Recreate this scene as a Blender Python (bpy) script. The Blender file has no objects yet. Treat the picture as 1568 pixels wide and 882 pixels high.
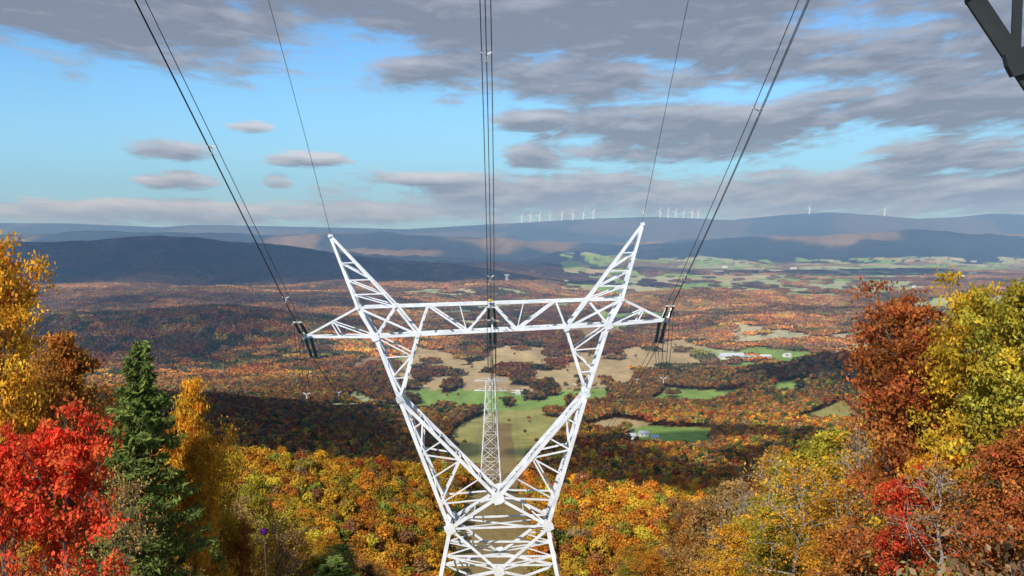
import bpy, math, random
import numpy as np
from mathutils import Vector, Matrix, Euler
random.seed(7); RNG=np.random.default_rng(7)
scene=bpy.context.scene
F=1500.0; PITCH=math.atan(96/1500); CP,SP=math.cos(PITCH),math.sin(PITCH)
# ---------- survey helpers : sight line of a bearing -> world point at distance y
def P(u,v,y):
    a=(u-784)/F; b=(441-v)/F
    d=CP+b*SP
    return Vector((a/d*y, y, (-SP+b*CP)/d*y))
def slope(v):
    b=(441-np.asarray(v,float))/F
    return (-SP+b*CP)/(CP+b*SP)
# ---------- numpy noise
G=RNG.random((256,256))
def vnoise(x,y):
    xi=np.floor(x).astype(int); yi=np.floor(y).astype(int)
    fx=x-xi; fy=y-yi; fx=fx*fx*(3-2*fx); fy=fy*fy*(3-2*fy)
    a=G[xi%256,yi%256]; b=G[(xi+1)%256,yi%256]; c=G[xi%256,(yi+1)%256]; d=G[(xi+1)%256,(yi+1)%256]
    return (a*(1-fx)+b*fx)*(1-fy)+(c*(1-fx)+d*fx)*fy
def fbm(x,y,o=4):
    s=0;a=.5;t=0
    for i in range(o):
        s=s+a*vnoise(x*2**i+17.3*i,y*2**i+9.1*i); t+=a; a*=.5
    return s/t
def sstep(a,b,x):
    t=np.clip((x-a)/(b-a),0,1); return t*t*(3-2*t)
# ---------- terrain
ty=np.arange(-100,30001,5.0)
tz=np.interp(ty,[-100,-20,0,330,400,600,700,850,1000,1300,1500,1900,2400,30000],
                [6,0.5,-1.8,-141,-157,-167,-200,-247,-263,-284,-300,-331,-341,-345])
k=np.ones(9)/9
tzs=np.convolve(np.pad(tz,4,mode='edge'),k,'valid'); 
near=ty<60; tzs[near]=np.interp(ty[near],[-100,-20,0,60],[6,0.5,-1.8,tzs[np.searchsorted(ty,60)]])
def crest(y0,us,vs):
    us=np.array(us,float); return (us-784)/F*y0, slope(vs)*y0
RX,RZ=crest(6000,[-500,0,120,250,400,550,700,850,950,1100,1300,1600],[380,374,368,366,373,391,408,427,443,455,470,500])
AX,AZ=crest(10500,[-600,0,150,300,480,600,800,950,1100,1250,1400,1568,2200],[364,360,354,360,356,360,370,376,368,360,354,362,358])
BX,BZ=crest(15500,[-600,0,100,250,300,500,620,760,900,1000,1120,1200,1270,1330,1400,1470,1520,1568,2200],
                 [345,341,342,348,344,348,351,343,335,332,337,329,325,329,335,332,327,329,329])
def height(x,y):
    x=np.asarray(x,float); y=np.asarray(y,float)
    z=np.interp(y,ty,tzs)
    z=z+np.clip(0.18*(np.abs(x+1)-10),0,14)*(1-sstep(120,330,y))*sstep(-20,30,y)
    z=z-0.10*np.clip(x,-260,260)*sstep(300,450,y)*(1-sstep(650,900,y))
    z=z+48*sstep(80,520,-x)*np.exp(-((y-1300)/240)**2)
    z=z+76*sstep(350,850,x)*np.exp(-((y-2000-.25*(x-700))/230)**2)
    amp=np.interp(y,[0,120,400,1000,2500,4000,6500,8000],[0,.5,6,16,46,52,70,150])
    val=sstep(.06,.2,x/np.maximum(y,1))*sstep(3300,4300,y)*(1-sstep(8500,9800,y))
    amp=amp*(1-.85*val)
    n=fbm(x/620+3.1,y/760+8.7,5)-.46
    z=z+amp*n*1.5
    nn=1-np.abs(fbm(x/900+31,y/1500+2,5)*2-1)*2.2
    z=z+amp*.6*np.clip(nn,-.2,1)*sstep(1800,3200,y)
    z=z+(32*sstep(-200,1500,-x)+6)*np.exp(-((y-4100)/520)**2)
    z=z+75*np.exp(-((y-3000-.2*x)/260)**2)*np.exp(-((x+1050)/600)**2)
    z=z+55*sstep(250,900,x)*np.exp(-((y-4250+.10*x)/300)**2)*(.6+.8*fbm(x/500+4,y*0+2,2))
    r=np.interp(x,RX,RZ)+345-14
    z=np.maximum(z,-345+r*np.exp(-((y-6000)/np.where(y<6000,640,480))**2)+amp*.35*n+34*np.clip(nn,-.2,1)*.6)
    ra=np.interp(x,AX,AZ)+345
    z=np.maximum(z,-345+ra*np.exp(-((y-10500)/1050)**2)+200*n*np.exp(-((y-9600)/1200)**2))
    rb=np.interp(x,BX,BZ)+345
    z=np.maximum(z,-345+rb*np.exp(-((y-15500)/1600)**2)+280*n*np.exp(-((y-13400)/1100)**2))
    return z
def ground_pt(u,v,ymin=380):
    a=(u-784)/F; b=(441-v)/F; d=CP+b*SP
    ys=np.geomspace(ymin,24000,6000); xs=a/d*ys; zs=(-SP+b*CP)/d*ys
    hit=np.where(height(xs,ys)>zs-0)[0]
    i=hit[0] if len(hit) else 5999
    return (xs[i],ys[i])
# ---------- fields
FIELDS=[]
def field(poly,col,ymin=900):
    FIELDS.append((np.array([ground_pt(u,v,ymin) for u,v in poly]),col))
GRN=(.23,.34,.08);TAN=(.46,.34,.17);OLV=(.36,.33,.11);PAL=(.36,.40,.20);BRN=(.32,.21,.11)
field([(565,632),(600,600),(740,592),(790,600),(925,598),(925,620),(760,630),(650,634)],GRN,1500)
field([(705,648),(745,630),(880,622),(880,658),(825,696),(785,732),(705,726),(690,680)],OLV,1000)
field([(590,578),(630,528),(705,542),(735,580),(660,600)],TAN)
field([(705,562),(760,532),(870,532),(985,560),(960,594),(800,602),(710,596)],TAN)
field([(925,544),(1045,518),(1100,545),(1045,568),(955,560)],TAN)
field([(1085,550),(1150,532),(1240,540),(1225,562),(1120,566)],GRN)
field([(985,620),(1020,594),(1150,592),(1090,624)],GRN)
field([(1180,606),(1190,580),(1250,588),(1230,608)],GRN)
field([(1270,550),(1285,524),(1370,524),(1350,556)],TAN)
field([(950,684),(975,650),(1095,655),(1085,694)],GRN,1000)
field([(500,548),(560,536),(600,556),(540,568)],BRN)
field([(1385,472),(1440,455),(1568,452),(1568,486),(1430,488)],PAL)
field([(1040,448),(1110,432),(1400,430),(1400,448),(1240,456)],PAL)
field([(1000,438),(1080,432),(1120,438),(1060,446)],GRN)
field([(440,628),(540,600),(575,622),(520,640)],PAL,1500)
field([(1290,612),(1200,650),(1330,650)],OLV,1000)
field([(890,655),(940,640),(1000,648),(930,668)],TAN,1000)
field([(820,505),(900,498),(960,508),(900,520)],BRN)
def inpoly(x,y,poly):
    r=np.zeros(x.shape,bool); n=len(poly)
    m=(x>=poly[:,0].min())&(x<=poly[:,0].max())&(y>=poly[:,1].min())&(y<=poly[:,1].max())
    if not m.any(): return r
    xx=x[m];yy=y[m]; q=np.zeros(xx.shape,bool); j=n-1
    for i in range(n):
        xi,yi=poly[i];xj,yj=poly[j]
        c=((yi>yy)!=(yj>yy))&(xx<(xj-xi)*(yy-yi)/(yj-yi+1e-9)+xi)
        q^=c; j=i
    r[m]=q; return r
def line_x(y): return -2.0-0.012*y
def landcover(x,y):
    """returns (isfield, colour)"""
    x=np.asarray(x,float);y=np.asarray(y,float)
    w=(fbm(x/180,y/260,3)-.5)*90
    f=np.zeros(x.shape,bool); col=np.zeros(x.shape+(3,))
    wx=x+(fbm(x/400+5,y/500,2)-.5)*420; wy=y+(fbm(x/500,y/700+9,2)-.5)*700
    cx=np.floor((wx+.3*wy)/190).astype(int); cy=np.floor((wy-.2*wx)/300).astype(int)
    hsh=G[cx%256,(cy*7)%256]; h2=G[(cx*3+11)%256,cy%256]
    ta=x/np.maximum(y,1)
    zone=fbm(x/900+50,y/1400+4,3)
    prob=np.where((y>4700)&(y<9000)&(ta>.05),.70*sstep(.38,.52,zone)+.14,0)
    prob=np.where((y>2300)&(y<=4700)&(ta>-.12),.42*sstep(.43,.56,zone)+.03,prob)
    p=hsh<prob
    pal=np.array([GRN,TAN,PAL,PAL,GRN,(.46,.42,.25)])
    f|=p; col[p]=pal[(h2[p]*5.99).astype(int)]
    for poly,c in FIELDS:
        m=inpoly(x+w*.5*np.clip(y/3000,.3,1),y+w*np.clip(y/3000,.3,1),poly); f|=m; col[m]=c
    row=(np.abs(x-line_x(y)+w*.06)<19)&(y<1500)
    f|=row; col[row]=(.28,.20,.085)
    hedge=(fbm(x/60+9,y/85+3,2)>.70)&(y>1500)
    f&=~hedge
    return f,col
def forest_tint(x,y,n,rng):
    ORA=(.58,.245,.035);YEL=(.64,.41,.045);RUS=(.38,.13,.04);RED=(.42,.075,.028);OLI=(.28,.28,.05);BRO=(.30,.175,.08);GRE=(.07,.10,.03);YO=(.64,.33,.04)
    pals=np.array([ORA,YEL,RUS,RED,OLI,BRO,GRE,YO])
    wN=np.array([.30,.17,.08,.02,.13,.09,.015,.22]); wM=np.array([.20,.05,.26,.02,.08,.30,.08,.04]); wF=np.array([.26,.04,.20,.01,.07,.32,.09,.05])
    t1=sstep(600,950,y)[:,None]; t2=sstep(1500,2500,y)[:,None]
    W=wN*(1-t1)+wM*(t1*(1-t2))+wF*t2
    pn=fbm(x/240+70,y/320,3); W=W.copy(); W[:,6]+= .45*sstep(.56,.68,pn)*(y>1400)
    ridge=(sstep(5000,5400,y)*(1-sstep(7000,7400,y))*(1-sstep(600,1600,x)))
    c=np.cumsum(W,1); c/=c[:,-1:]
    r=rng.random(n); k=(r[:,None]>c).sum(1)
    col=pals[np.clip(k,0,7)]
    avg=(W/W.sum(1,keepdims=True))@pals
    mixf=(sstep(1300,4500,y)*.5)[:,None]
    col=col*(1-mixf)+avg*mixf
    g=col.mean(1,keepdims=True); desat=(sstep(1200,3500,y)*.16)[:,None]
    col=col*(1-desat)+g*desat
    col=col*(1-.66*ridge)[:,None]  # left ridge darkened in its colour, adding to the cloud shadow there
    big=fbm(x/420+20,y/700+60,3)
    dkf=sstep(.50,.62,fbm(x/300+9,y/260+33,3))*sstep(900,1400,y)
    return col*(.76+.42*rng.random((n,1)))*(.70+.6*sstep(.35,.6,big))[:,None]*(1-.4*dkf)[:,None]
# ---------- materials
def newmat(name):
    m=bpy.data.materials.new(name); m.use_nodes=True; nt=m.node_tree; nt.nodes.clear()
    return m,nt,nt.nodes.new('ShaderNodeOutputMaterial')
def N(nt,t,**kw):
    n=nt.nodes.new(t)
    for k_,v_ in kw.items(): setattr(n,k_,v_)
    return n
def simple(name,col,rough=.6,metal=0,noise=.15,scale=3.0):
    m,nt,o=newmat(name)
    b=N(nt,'ShaderNodeBsdfPrincipled'); b.inputs['Roughness'].default_value=rough; b.inputs['Metallic'].default_value=metal
    tc=N(nt,'ShaderNodeTexCoord'); n=N(nt,'ShaderNodeTexNoise'); n.inputs['Scale'].default_value=scale; n.inputs['Detail'].default_value=5
    r=N(nt,'ShaderNodeValToRGB'); r.color_ramp.elements[0].position=.3; r.color_ramp.elements[1].position=.7
    r.color_ramp.elements[0].color=tuple(c*(1-noise) for c in col)+(1,); r.color_ramp.elements[1].color=tuple(min(1,c*(1+noise)) for c in col)+(1,)
    nt.links.new(tc.outputs['Object'],n.inputs['Vector']); nt.links.new(n.outputs['Fac'],r.inputs['Fac'])
    nt.links.new(r.outputs['Color'],b.inputs['Base Color']); nt.links.new(b.outputs[0],o.inputs['Surface'])
    return m
def vmath(nt,op,a,b):
    n=N(nt,'ShaderNodeVectorMath',operation=op)
    for i,s in enumerate((a,b)):
        if isinstance(s,(tuple,list)): n.inputs[i].default_value=s
        else: nt.links.new(s,n.inputs[i])
    return n.outputs[0]
def leafmat(name,A=None,B=None):
    """A,B None -> colour comes from the instance tint"""
    m,nt,o=newmat(name)
    at=N(nt,'ShaderNodeAttribute'); at.attribute_name='leafvar'
    sep=N(nt,'ShaderNodeSeparateColor'); nt.links.new(at.outputs['Color'],sep.inputs[0])
    mx=N(nt,'ShaderNodeMix',data_type='RGBA'); nt.links.new(sep.outputs[1],mx.inputs['Factor'])
    if A:
        mx.inputs['A'].default_value=A+(1,); mx.inputs['B'].default_value=B+(1,); c=mx.outputs['Result']
        oi=N(nt,'ShaderNodeObjectInfo'); mr=N(nt,'ShaderNodeMapRange'); mr.inputs['To Min'].default_value=.85; mr.inputs['To Max'].default_value=1.15
        nt.links.new(oi.outputs['Random'],mr.inputs['Value']); 
        s0=N(nt,'ShaderNodeVectorMath',operation='SCALE'); nt.links.new(c,s0.inputs[0]); nt.links.new(mr.outputs[0],s0.inputs['Scale']); c=s0.outputs[0]
    else:
        mx.inputs['A'].default_value=(1.12,.84,.8,1); mx.inputs['B'].default_value=(.95,1.12,1.0,1)
        it=N(nt,'ShaderNodeAttribute',attribute_type='INSTANCER'); it.attribute_name='tint'
        c=vmath(nt,'MULTIPLY',mx.outputs['Result'],it.outputs['Color'])
    s=N(nt,'ShaderNodeVectorMath',operation='SCALE'); nt.links.new(c,s.inputs[0]); nt.links.new(sep.outputs[0],s.inputs['Scale'])
    d=N(nt,'ShaderNodeBsdfDiffuse'); nt.links.new(s.outputs[0],d.inputs[0])
    if A:
        t=N(nt,'ShaderNodeBsdfTranslucent'); ms=N(nt,'ShaderNodeMixShader'); ms.inputs[0].default_value=.30
        nt.links.new(s.outputs[0],t.inputs[0])
        nt.links.new(d.outputs[0],ms.inputs[1]); nt.links.new(t.outputs[0],ms.inputs[2]); nt.links.new(ms.outputs[0],o.inputs['Surface'])
    else: nt.links.new(d.outputs[0],o.inputs['Surface'])
    return m
M_bark=simple('bark',(.13,.105,.085),.9,0,.4,6)
M_barkl=simple('bark_light',(.32,.29,.26),.9,0,.3,6)
M_forest=leafmat('forest_foliage')
# ---------- mesh helper (all quads)
def quadmesh(name,V,Fq,mats,mi=None,var=None,smooth=False):
    V=np.asarray(V,np.float32); Fq=np.asarray(Fq,np.int32)
    me=bpy.data.meshes.new(name)
    me.vertices.add(len(V)); me.vertices.foreach_set('co',V.ravel())
    me.loops.add(Fq.size); me.loops.foreach_set('vertex_index',Fq.ravel())
    me.polygons.add(len(Fq)); me.polygons.foreach_set('loop_start',np.arange(0,Fq.size,4,dtype=np.int32)); 
    try: me.polygons.foreach_set('loop_total',np.full(len(Fq),4,np.int32))
    except Exception: pass
    for m in mats: me.materials.append(m)
    if mi is not None: me.polygons.foreach_set('material_index',np.asarray(mi,np.int32))
    if var is not None:
        a=me.attributes.new('leafvar','FLOAT_COLOR','CORNER')
        c=np.ones((len(Fq),4),np.float32); c[:,0]=var[:,0]; c[:,1]=var[:,1]
        a.data.foreach_set('color',np.repeat(c,4,axis=0).ravel())
    me.polygons.foreach_set('use_smooth',np.full(len(Fq),smooth,bool))
    me.update(calc_edges=True); me.validate()
    return me
def link(ob,parent=None):
    scene.collection.objects.link(ob)
    if parent: ob.parent=parent
    return ob
class Geo:
    def __init__(s): s.V=[];s.F=[];s.M=[];s.C=[];s.n=0
    def add(s,V,Fq,mi,var):
        s.V.append(V); s.F.append(Fq+s.n); s.n+=len(V); s.M.append(np.full(len(Fq),mi)); s.C.append(var)
    def tube(s,pts,r0,r1,sides=5,mi=0):
        pts=np.array(pts,float); n=len(pts); V=[]
        rr=np.linspace(r0,r1,n); ang=np.linspace(0,2*math.pi,sides,endpoint=False)
        d=pts[-1]-pts[0]; d/=np.linalg.norm(d)+1e-9
        ref=np.array([1,0,0.]) if abs(d[0])<.8 else np.array([0,1,0.])
        a=np.cross(d,ref);a/=np.linalg.norm(a);b=np.cross(d,a)
        for i in range(n): V.append(pts[i]+rr[i]*(np.cos(ang)[:,None]*a+np.sin(ang)[:,None]*b))
        V=np.concatenate(V); Fq=[]
        for i in range(n-1):
            for j in range(sides): Fq.append((i*sides+j,i*sides+(j+1)%sides,(i+1)*sides+(j+1)%sides,(i+1)*sides+j))
        Fq=np.array(Fq); s.add(V,Fq,mi,np.tile([.9,.5],(len(Fq),1)))
    def leaves(s,C,size,rng,var,nrm=None,jit=1.0,asp=.6,mi=1):
        n=len(C); r=rng.normal(size=(n,3)); 
        if nrm is not None: r=nrm+jit*r*.6
        r/=np.linalg.norm(r,axis=1,keepdims=True)+1e-9
        t=rng.normal(size=(n,3)); a=np.cross(r,t); a/=np.linalg.norm(a,axis=1,keepdims=True)+1e-9; b=np.cross(r,a)
        sz=(size*(.6+.8*rng.random((n,1))))
        V=np.empty((n,4,3)); V[:,0]=C+a*sz;V[:,1]=C+b*sz*asp;V[:,2]=C-a*sz;V[:,3]=C-b*sz*asp
        s.add(V.reshape(-1,3),np.arange(4*n).reshape(n,4),mi,var)
    def mesh(s,name,mats): return quadmesh(name,np.concatenate(s.V),np.concatenate(s.F),mats,np.concatenate(s.M),np.concatenate(s.C))
def deciduous(seed,H,R,base=.28,nlimb=15,nsub=6,per=22,leaf=.16,lean=0.0,drop=.1,tight=1.0):
    rng=np.random.default_rng(seed); g=Geo()
    T=[np.array([0,0,-1.0])]; top=.86*H; off=np.zeros(2)
    for i in range(1,9):
        off=off+rng.normal(size=2)*.012*H+np.array([lean,0])*H/8
        T.append(np.array([off[0],off[1],top*i/8]))
    T=np.array(T); g.tube(T,.014*H+.04,.03,7)
    tips=[]
    def at(h):
        return np.array([np.interp(h,T[:,2],T[:,0]),np.interp(h,T[:,2],T[:,1]),h])
    for i in range(nlimb):
        f=(i+.5)/nlimb; h=(base+(.84-base)*f**.85)*H; az=i*2.4+rng.random()*.8
        prof=math.sin(math.pi*(.28+.62*f))**.8
        L=R*prof*(.65+.6*rng.random()); el=math.radians(18+48*f+rng.normal()*8)
        p=at(h); d=np.array([math.cos(az)*math.cos(el),math.sin(az)*math.cos(el),math.sin(el)])
        pts=[p]; 
        for k_ in range(4):
            d=d+rng.normal(size=3)*.13+np.array([0,0,.05]); d/=np.linalg.norm(d); pts.append(pts[-1]+d*L/4)
        pts=np.array(pts); g.tube(pts,.0055*H*(1.1-.5*f),.02,5)
        for j in range(nsub):
            q=.3+.7*(j+rng.random())/nsub; idx=min(3.999,q*4); ii=int(idx); s=pts[ii]+(pts[ii+1]-pts[ii])*(idx-ii)
            dd=d*.6+rng.normal(size=3)*.75+np.array([0,0,.15]); dd/=np.linalg.norm(dd); l=L*(.28+.25*rng.random())+.35
            m_=s+dd*l*.5+rng.normal(size=3)*.06*l; e=s+dd*l
            g.tube([s,m_,e],.028,.010,4); tips+= [(m_,l*.30),(e,l*.34)]
            for k2 in range(2):
                d3=dd+rng.normal(size=3)*.8; d3/=np.linalg.norm(d3); e3=m_+d3*l*.6
                g.tube([m_,e3],.014,.006,3); tips.append((e3,l*.28))
    t=at(top); tips+=[(t,.5),(t+np.array([0,0,.5]),.4)]
    C=[];V=[]
    for c,r in tips:
        if rng.random()<drop: continue
        n=max(3,int(per*(.4+1.2*rng.random()))); 
        C.append(c+rng.normal(size=(n,3))*np.array([r,r,r*.5])*.75*tight)
        b=.60+.6*rng.random(); hu=np.clip(rng.normal(.5,.28),0,1)
        V.append(np.stack([b*(.7+.6*rng.random(n)),np.clip(hu+rng.normal(size=n)*.18,0,1)],1))
    C=np.concatenate(C);V=np.concatenate(V)
    up=np.tile([-.1,-.35,.4],(len(C),1))
    g.leaves(C,leaf,rng,V,nrm=up,jit=1.2)
    return g
def conifer(seed,H,R,per=46,leaf=.17):
    rng=np.random.default_rng(seed); g=Geo(); g.tube([(0,0,-1),(0,0,H*.5),(0.05,0,H)],.014*H+.05,.02,6)
    C=[];V=[]; h=.08*H; k=0
    while h<H*.985:
        f=(h/H-.08)/.92; L=R*((1-f)**.75)*1.0+.1
        nb=7 if f<.8 else 5
        for i in range(nb):
            az=k*1.3+i*2*math.pi/nb+rng.normal()*.25; l=L*(.6+.6*rng.random())
            el=math.radians(-8+42*f+rng.normal()*6); d=np.array([math.cos(az)*math.cos(el),math.sin(az)*math.cos(el),math.sin(el)])
            p=np.array([0,0,h+rng.normal()*.08]); e=p+d*l+np.array([0,0,.06*l]); mid=(p+e)/2-np.array([0,0,.07*l])
            g.tube([p,mid,e],.03,.008,3)
            n=int(per*(.4+l/R*1.6)); t=.15+.9*rng.random(n)**.7; side=np.cross(d,[0,0,1]); w=(1.15-t*.7)*l*.32
            c=p+np.outer(t,e-p)+np.outer(rng.normal(size=n)*w*.6,side)+np.array([0,0,1])*(rng.normal(size=n)*.09-.07*np.sin(t*3)*l*.3)[:,None]
            C.append(c); b=.55+.6*rng.random(); V.append(np.stack([b*(.6+.7*rng.random(n)),np.clip(rng.normal(.5,.25,n)+.2*(t-.5),0,1)],1))
        h+=H*.030*(1.15-f*.5)+.05; k+=1
    C=np.concatenate(C);V=np.concatenate(V)
    g.leaves(C,leaf,rng,V,nrm=np.tile([-.15,-.55,.6],(len(C),1)),jit=1.0,asp=.28)
    return g
# ---------- low-detail crowns for the forest mass
def crown(g,rng,cx,cy,cz,R,H,nq,qs,lobes=7,bmul=1.0,hu=None,skirt=.25):
    C=[];Nn=[];B=[]
    for l in range(lobes):
        if l==0: lc=np.array([0,0,.25*H]); lr=.62*R
        else:
            a=rng.random()*6.28; e=rng.uniform(-.5,.7); lc=np.array([math.cos(a)*R*.55*math.cos(e),math.sin(a)*R*.55*math.cos(e),math.sin(e)*H*.38]); lr=R*rng.uniform(.38,.58)
        n=nq//lobes; d=rng.normal(size=(n,3)); d[:,2]=np.abs(d[:,2])*1.0-skirt; d/=np.linalg.norm(d,axis=1,keepdims=True)
        C.append(lc+d*lr*np.array([1,1,.95])*rng.uniform(.78,1.08,(n,1))); Nn.append(d); B.append(np.full(n,rng.uniform(.7,1.2)))
    C=np.concatenate(C)+np.array([cx,cy,cz]);Nn=np.concatenate(Nn);B=np.concatenate(B)
    n=len(C); hue=rng.random() if hu is None else hu
    g.leaves(C,qs,rng,np.stack([bmul*B*(.7+.55*rng.random(n)),np.clip(hue+rng.normal(size=n)*.12,0,1)],1),nrm=Nn,jit=.75,asp=.75)
def src(name,me):
    return bpy.data.objects.new(name,me)
colH=bpy.data.collections.new('tree_source_mid'); colL=bpy.data.collections.new('tree_source_far'); colG=bpy.data.collections.new('grove_source'); colN=bpy.data.collections.new('tree_source_near')
for i in range(7):
    rng=np.random.default_rng(100+i); g=Geo(); g.tube([(0,0,-2),(0,0,9)],.25,.12,4)
    R=rng.uniform(3.6,4.6); crown(g,rng,0,0,rng.uniform(8,9.5),R,rng.uniform(8,11),620,.48,lobes=9,skirt=.5)
    colH.objects.link(src('mid_tree_%d'%i,g.mesh('mid_tree_%d'%i,[M_bark,M_forest])))
for i in range(6):
    rng=np.random.default_rng(200+i); g=Geo()
    crown(g,rng,0,0,8.5,rng.uniform(3.8,4.8),rng.uniform(8,10),120,1.05,lobes=6,skirt=.4)
    colL.objects.link(src('far_tree_%d'%i,g.mesh('far_tree_%d'%i,[M_bark,M_forest])))
for i in range(5):
    rng=np.random.default_rng(300+i); g=Geo()
    for a in range(6):
        for b in range(6):
            cx=(a-2.5)*7+rng.normal()*1.6; cy=(b-2.5)*7+rng.normal()*1.6
            crown(g,rng,cx,cy,rng.uniform(4.5,8),rng.uniform(3.4,5),rng.uniform(6,9),16,2.5,lobes=2,bmul=rng.choice([.7,.85,1,1.15,1.3]),skirt=.2)
    colG.objects.link(src('grove_%d'%i,g.mesh('grove_%d'%i,[M_bark,M_forest])))
# detailed tree meshes
maples=[deciduous(11,8,2.3,.24,13,6,46,.085,drop=.18,tight=.9)]
oakG=[deciduous(21,15,4.2,.22,17,7,52,.115,.01,drop=.14),deciduous(22,15,3.8,.30,15,7,46,.115,-.01,drop=.16),deciduous(23,14,4.5,.18,16,7,56,.115)]
sparseG=[deciduous(31,15,4.2,.25,16,6,9,.12),deciduous(32,14,3.6,.3,14,7,3,.12)]
pineG=conifer(41,14,2.5)
for i,g in enumerate(oakG+[sparseG[0]]):
    colN.objects.link(src('near_tree_%d'%i,g.mesh('near_tree_%d'%i,[M_barkl if i%2 else M_bark,M_forest])))
# ---------- geometry-nodes scatter
def scatter(name,pts,rot,scl,idx,tint,coll):
    me=bpy.data.meshes.new(name); n=len(pts); me.vertices.add(n); me.vertices.foreach_set('co',np.asarray(pts,np.float32).ravel())
    for nm,ty_,arr,key in (('rot','FLOAT_VECTOR',rot,'vector'),('scl','FLOAT_VECTOR',scl,'vector')):
        a=me.attributes.new(nm,ty_,'POINT'); a.data.foreach_set(key,np.asarray(arr,np.float32).ravel())
    a=me.attributes.new('idx','INT','POINT'); a.data.foreach_set('value',np.asarray(idx,np.int32))
    a=me.attributes.new('tint','FLOAT_COLOR','POINT'); a.data.foreach_set('color',np.concatenate([tint,np.ones((n,1))],1).astype(np.float32).ravel())
    ob=link(bpy.data.objects.new(name,me))
    ng=bpy.data.node_groups.new(name+'_nodes','GeometryNodeTree')
    ng.interface.new_socket('Geometry',in_out='INPUT',socket_type='NodeSocketGeometry'); ng.interface.new_socket('Geometry',in_out='OUTPUT',socket_type='NodeSocketGeometry')
    gi=ng.nodes.new('NodeGroupInput'); go=ng.nodes.new('NodeGroupOutput'); ip=ng.nodes.new('GeometryNodeInstanceOnPoints')
    ci=ng.nodes.new('GeometryNodeCollectionInfo'); ci.inputs['Collection'].default_value=coll; ci.inputs['Separate Children'].default_value=True; ci.inputs['Reset Children'].default_value=True
    def na(nm,dt):
        q=ng.nodes.new('GeometryNodeInputNamedAttribute'); q.data_type=dt; q.inputs['Name'].default_value=nm
        return [s for s in q.outputs if s.enabled and s.name=='Attribute'][0]
    e2r=ng.nodes.new('FunctionNodeEulerToRotation')
    L=ng.links.new
    L(gi.outputs[0],ip.inputs['Points']); L(ci.outputs[0],ip.inputs['Instance']); ip.inputs['Pick Instance'].default_value=True
    L(na('idx','INT'),ip.inputs['Instance Index']); L(na('rot','FLOAT_VECTOR'),e2r.inputs[0]); L(e2r.outputs[0],ip.inputs['Rotation']); L(na('scl','FLOAT_VECTOR'),ip.inputs['Scale'])
    L(ip.outputs[0],go.inputs[0])
    md=ob.modifiers.new('scatter','NODES'); md.node_group=ng
    return ob
def jgrid(x0,x1,y0,y1,s,rng):
    X,Y=np.meshgrid(np.arange(x0,x1,s),np.arange(y0,y1,s)); X=X.ravel()+rng.uniform(-.45,.45,X.size)*s; Y=Y.ravel()+rng.uniform(-.45,.45,Y.size)*s
    return X,Y
def forest(name,x,y,coll,nsrc,rng,smin,smax,align=False,zoff=0):
    n=len(x); z=height(x,y)+zoff
    rot=np.zeros((n,3)); rot[:,2]=rng.random(n)*6.283
    if align:
        e=25; gx=(height(x+e,y)-height(x-e,y))/(2*e); gy=(height(x,y+e)-height(x,y-e))/(2*e)
        k4=rng.integers(0,4,n)
        for i in range(n):
            nv=Vector((-gx[i],-gy[i],1)).normalized(); q=nv.to_track_quat('Z','Y')
            eu=(q@Euler((0,0,k4[i]*math.pi/2)).to_quaternion()).to_euler(); rot[i]=eu
    s=rng.uniform(smin,smax,(n,1))*np.array([1,1,1])*np.stack([np.ones(n),np.ones(n),rng.uniform(.85,1.15,n)],1)
    return scatter(name,np.stack([x,y,z],1),rot,s,rng.integers(0,nsrc,n),forest_tint(x,y,n,rng),coll)
rng=np.random.default_rng(5)
x,y=jgrid(-260,260,95,300,6.5,rng); f,_=landcover(x,y); m=(~f)&(np.abs(x)<.68*(y+60))&(np.abs(x-line_x(y))>26)&(np.abs(x)>.12*y); forest('near_forest',x[m],y[m],colN,4,rng,.75,1.05)
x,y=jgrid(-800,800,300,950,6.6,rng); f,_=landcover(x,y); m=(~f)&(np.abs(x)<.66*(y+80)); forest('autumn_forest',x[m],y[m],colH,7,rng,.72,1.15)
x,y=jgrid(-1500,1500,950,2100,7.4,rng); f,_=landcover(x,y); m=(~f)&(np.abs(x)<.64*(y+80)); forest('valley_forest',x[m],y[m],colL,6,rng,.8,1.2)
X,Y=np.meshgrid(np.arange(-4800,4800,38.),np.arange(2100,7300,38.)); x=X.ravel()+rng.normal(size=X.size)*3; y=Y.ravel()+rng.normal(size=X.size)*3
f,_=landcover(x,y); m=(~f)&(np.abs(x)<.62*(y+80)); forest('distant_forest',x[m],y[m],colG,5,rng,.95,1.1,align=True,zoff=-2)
x,y=jgrid(-1600,2600,1000,4500,36,rng); f,_=landcover(x,y); m=f&(rng.random(len(x))<.12)&(np.abs(x)<.62*(y+80)); forest('field_trees',x[m],y[m],colL,6,rng,.5,.9)
# ---------- terrain mesh
rows=680; cols=760
YY=np.geomspace(8,26500,rows)-80; T_=np.linspace(-.8,.8,cols)
yg=np.repeat(YY,cols); xg=np.tile(T_,rows)*(yg+80)
zg=height(xg,yg)
f,fc=landcover(xg,yg)
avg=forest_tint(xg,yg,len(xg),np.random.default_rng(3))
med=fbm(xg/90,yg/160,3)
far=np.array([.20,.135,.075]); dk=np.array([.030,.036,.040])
tt=np.clip(sstep(.44,.54,fbm(xg/1100+13,yg/1300+5,5))+.7*sstep(12500,14000,yg),0,1)[:,None]  # dark noise patches in the ground colour stand in for cloud shadows far off
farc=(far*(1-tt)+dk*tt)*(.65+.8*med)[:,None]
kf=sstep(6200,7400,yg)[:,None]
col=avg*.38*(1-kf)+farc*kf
nearc=np.array([.15,.10,.05])*(1-med[:,None])+np.array([.12,.13,.045])*med[:,None]
kn=(1-sstep(60,120,yg))[:,None]; col=col*(1-kn)+nearc*kn*1.3
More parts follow.
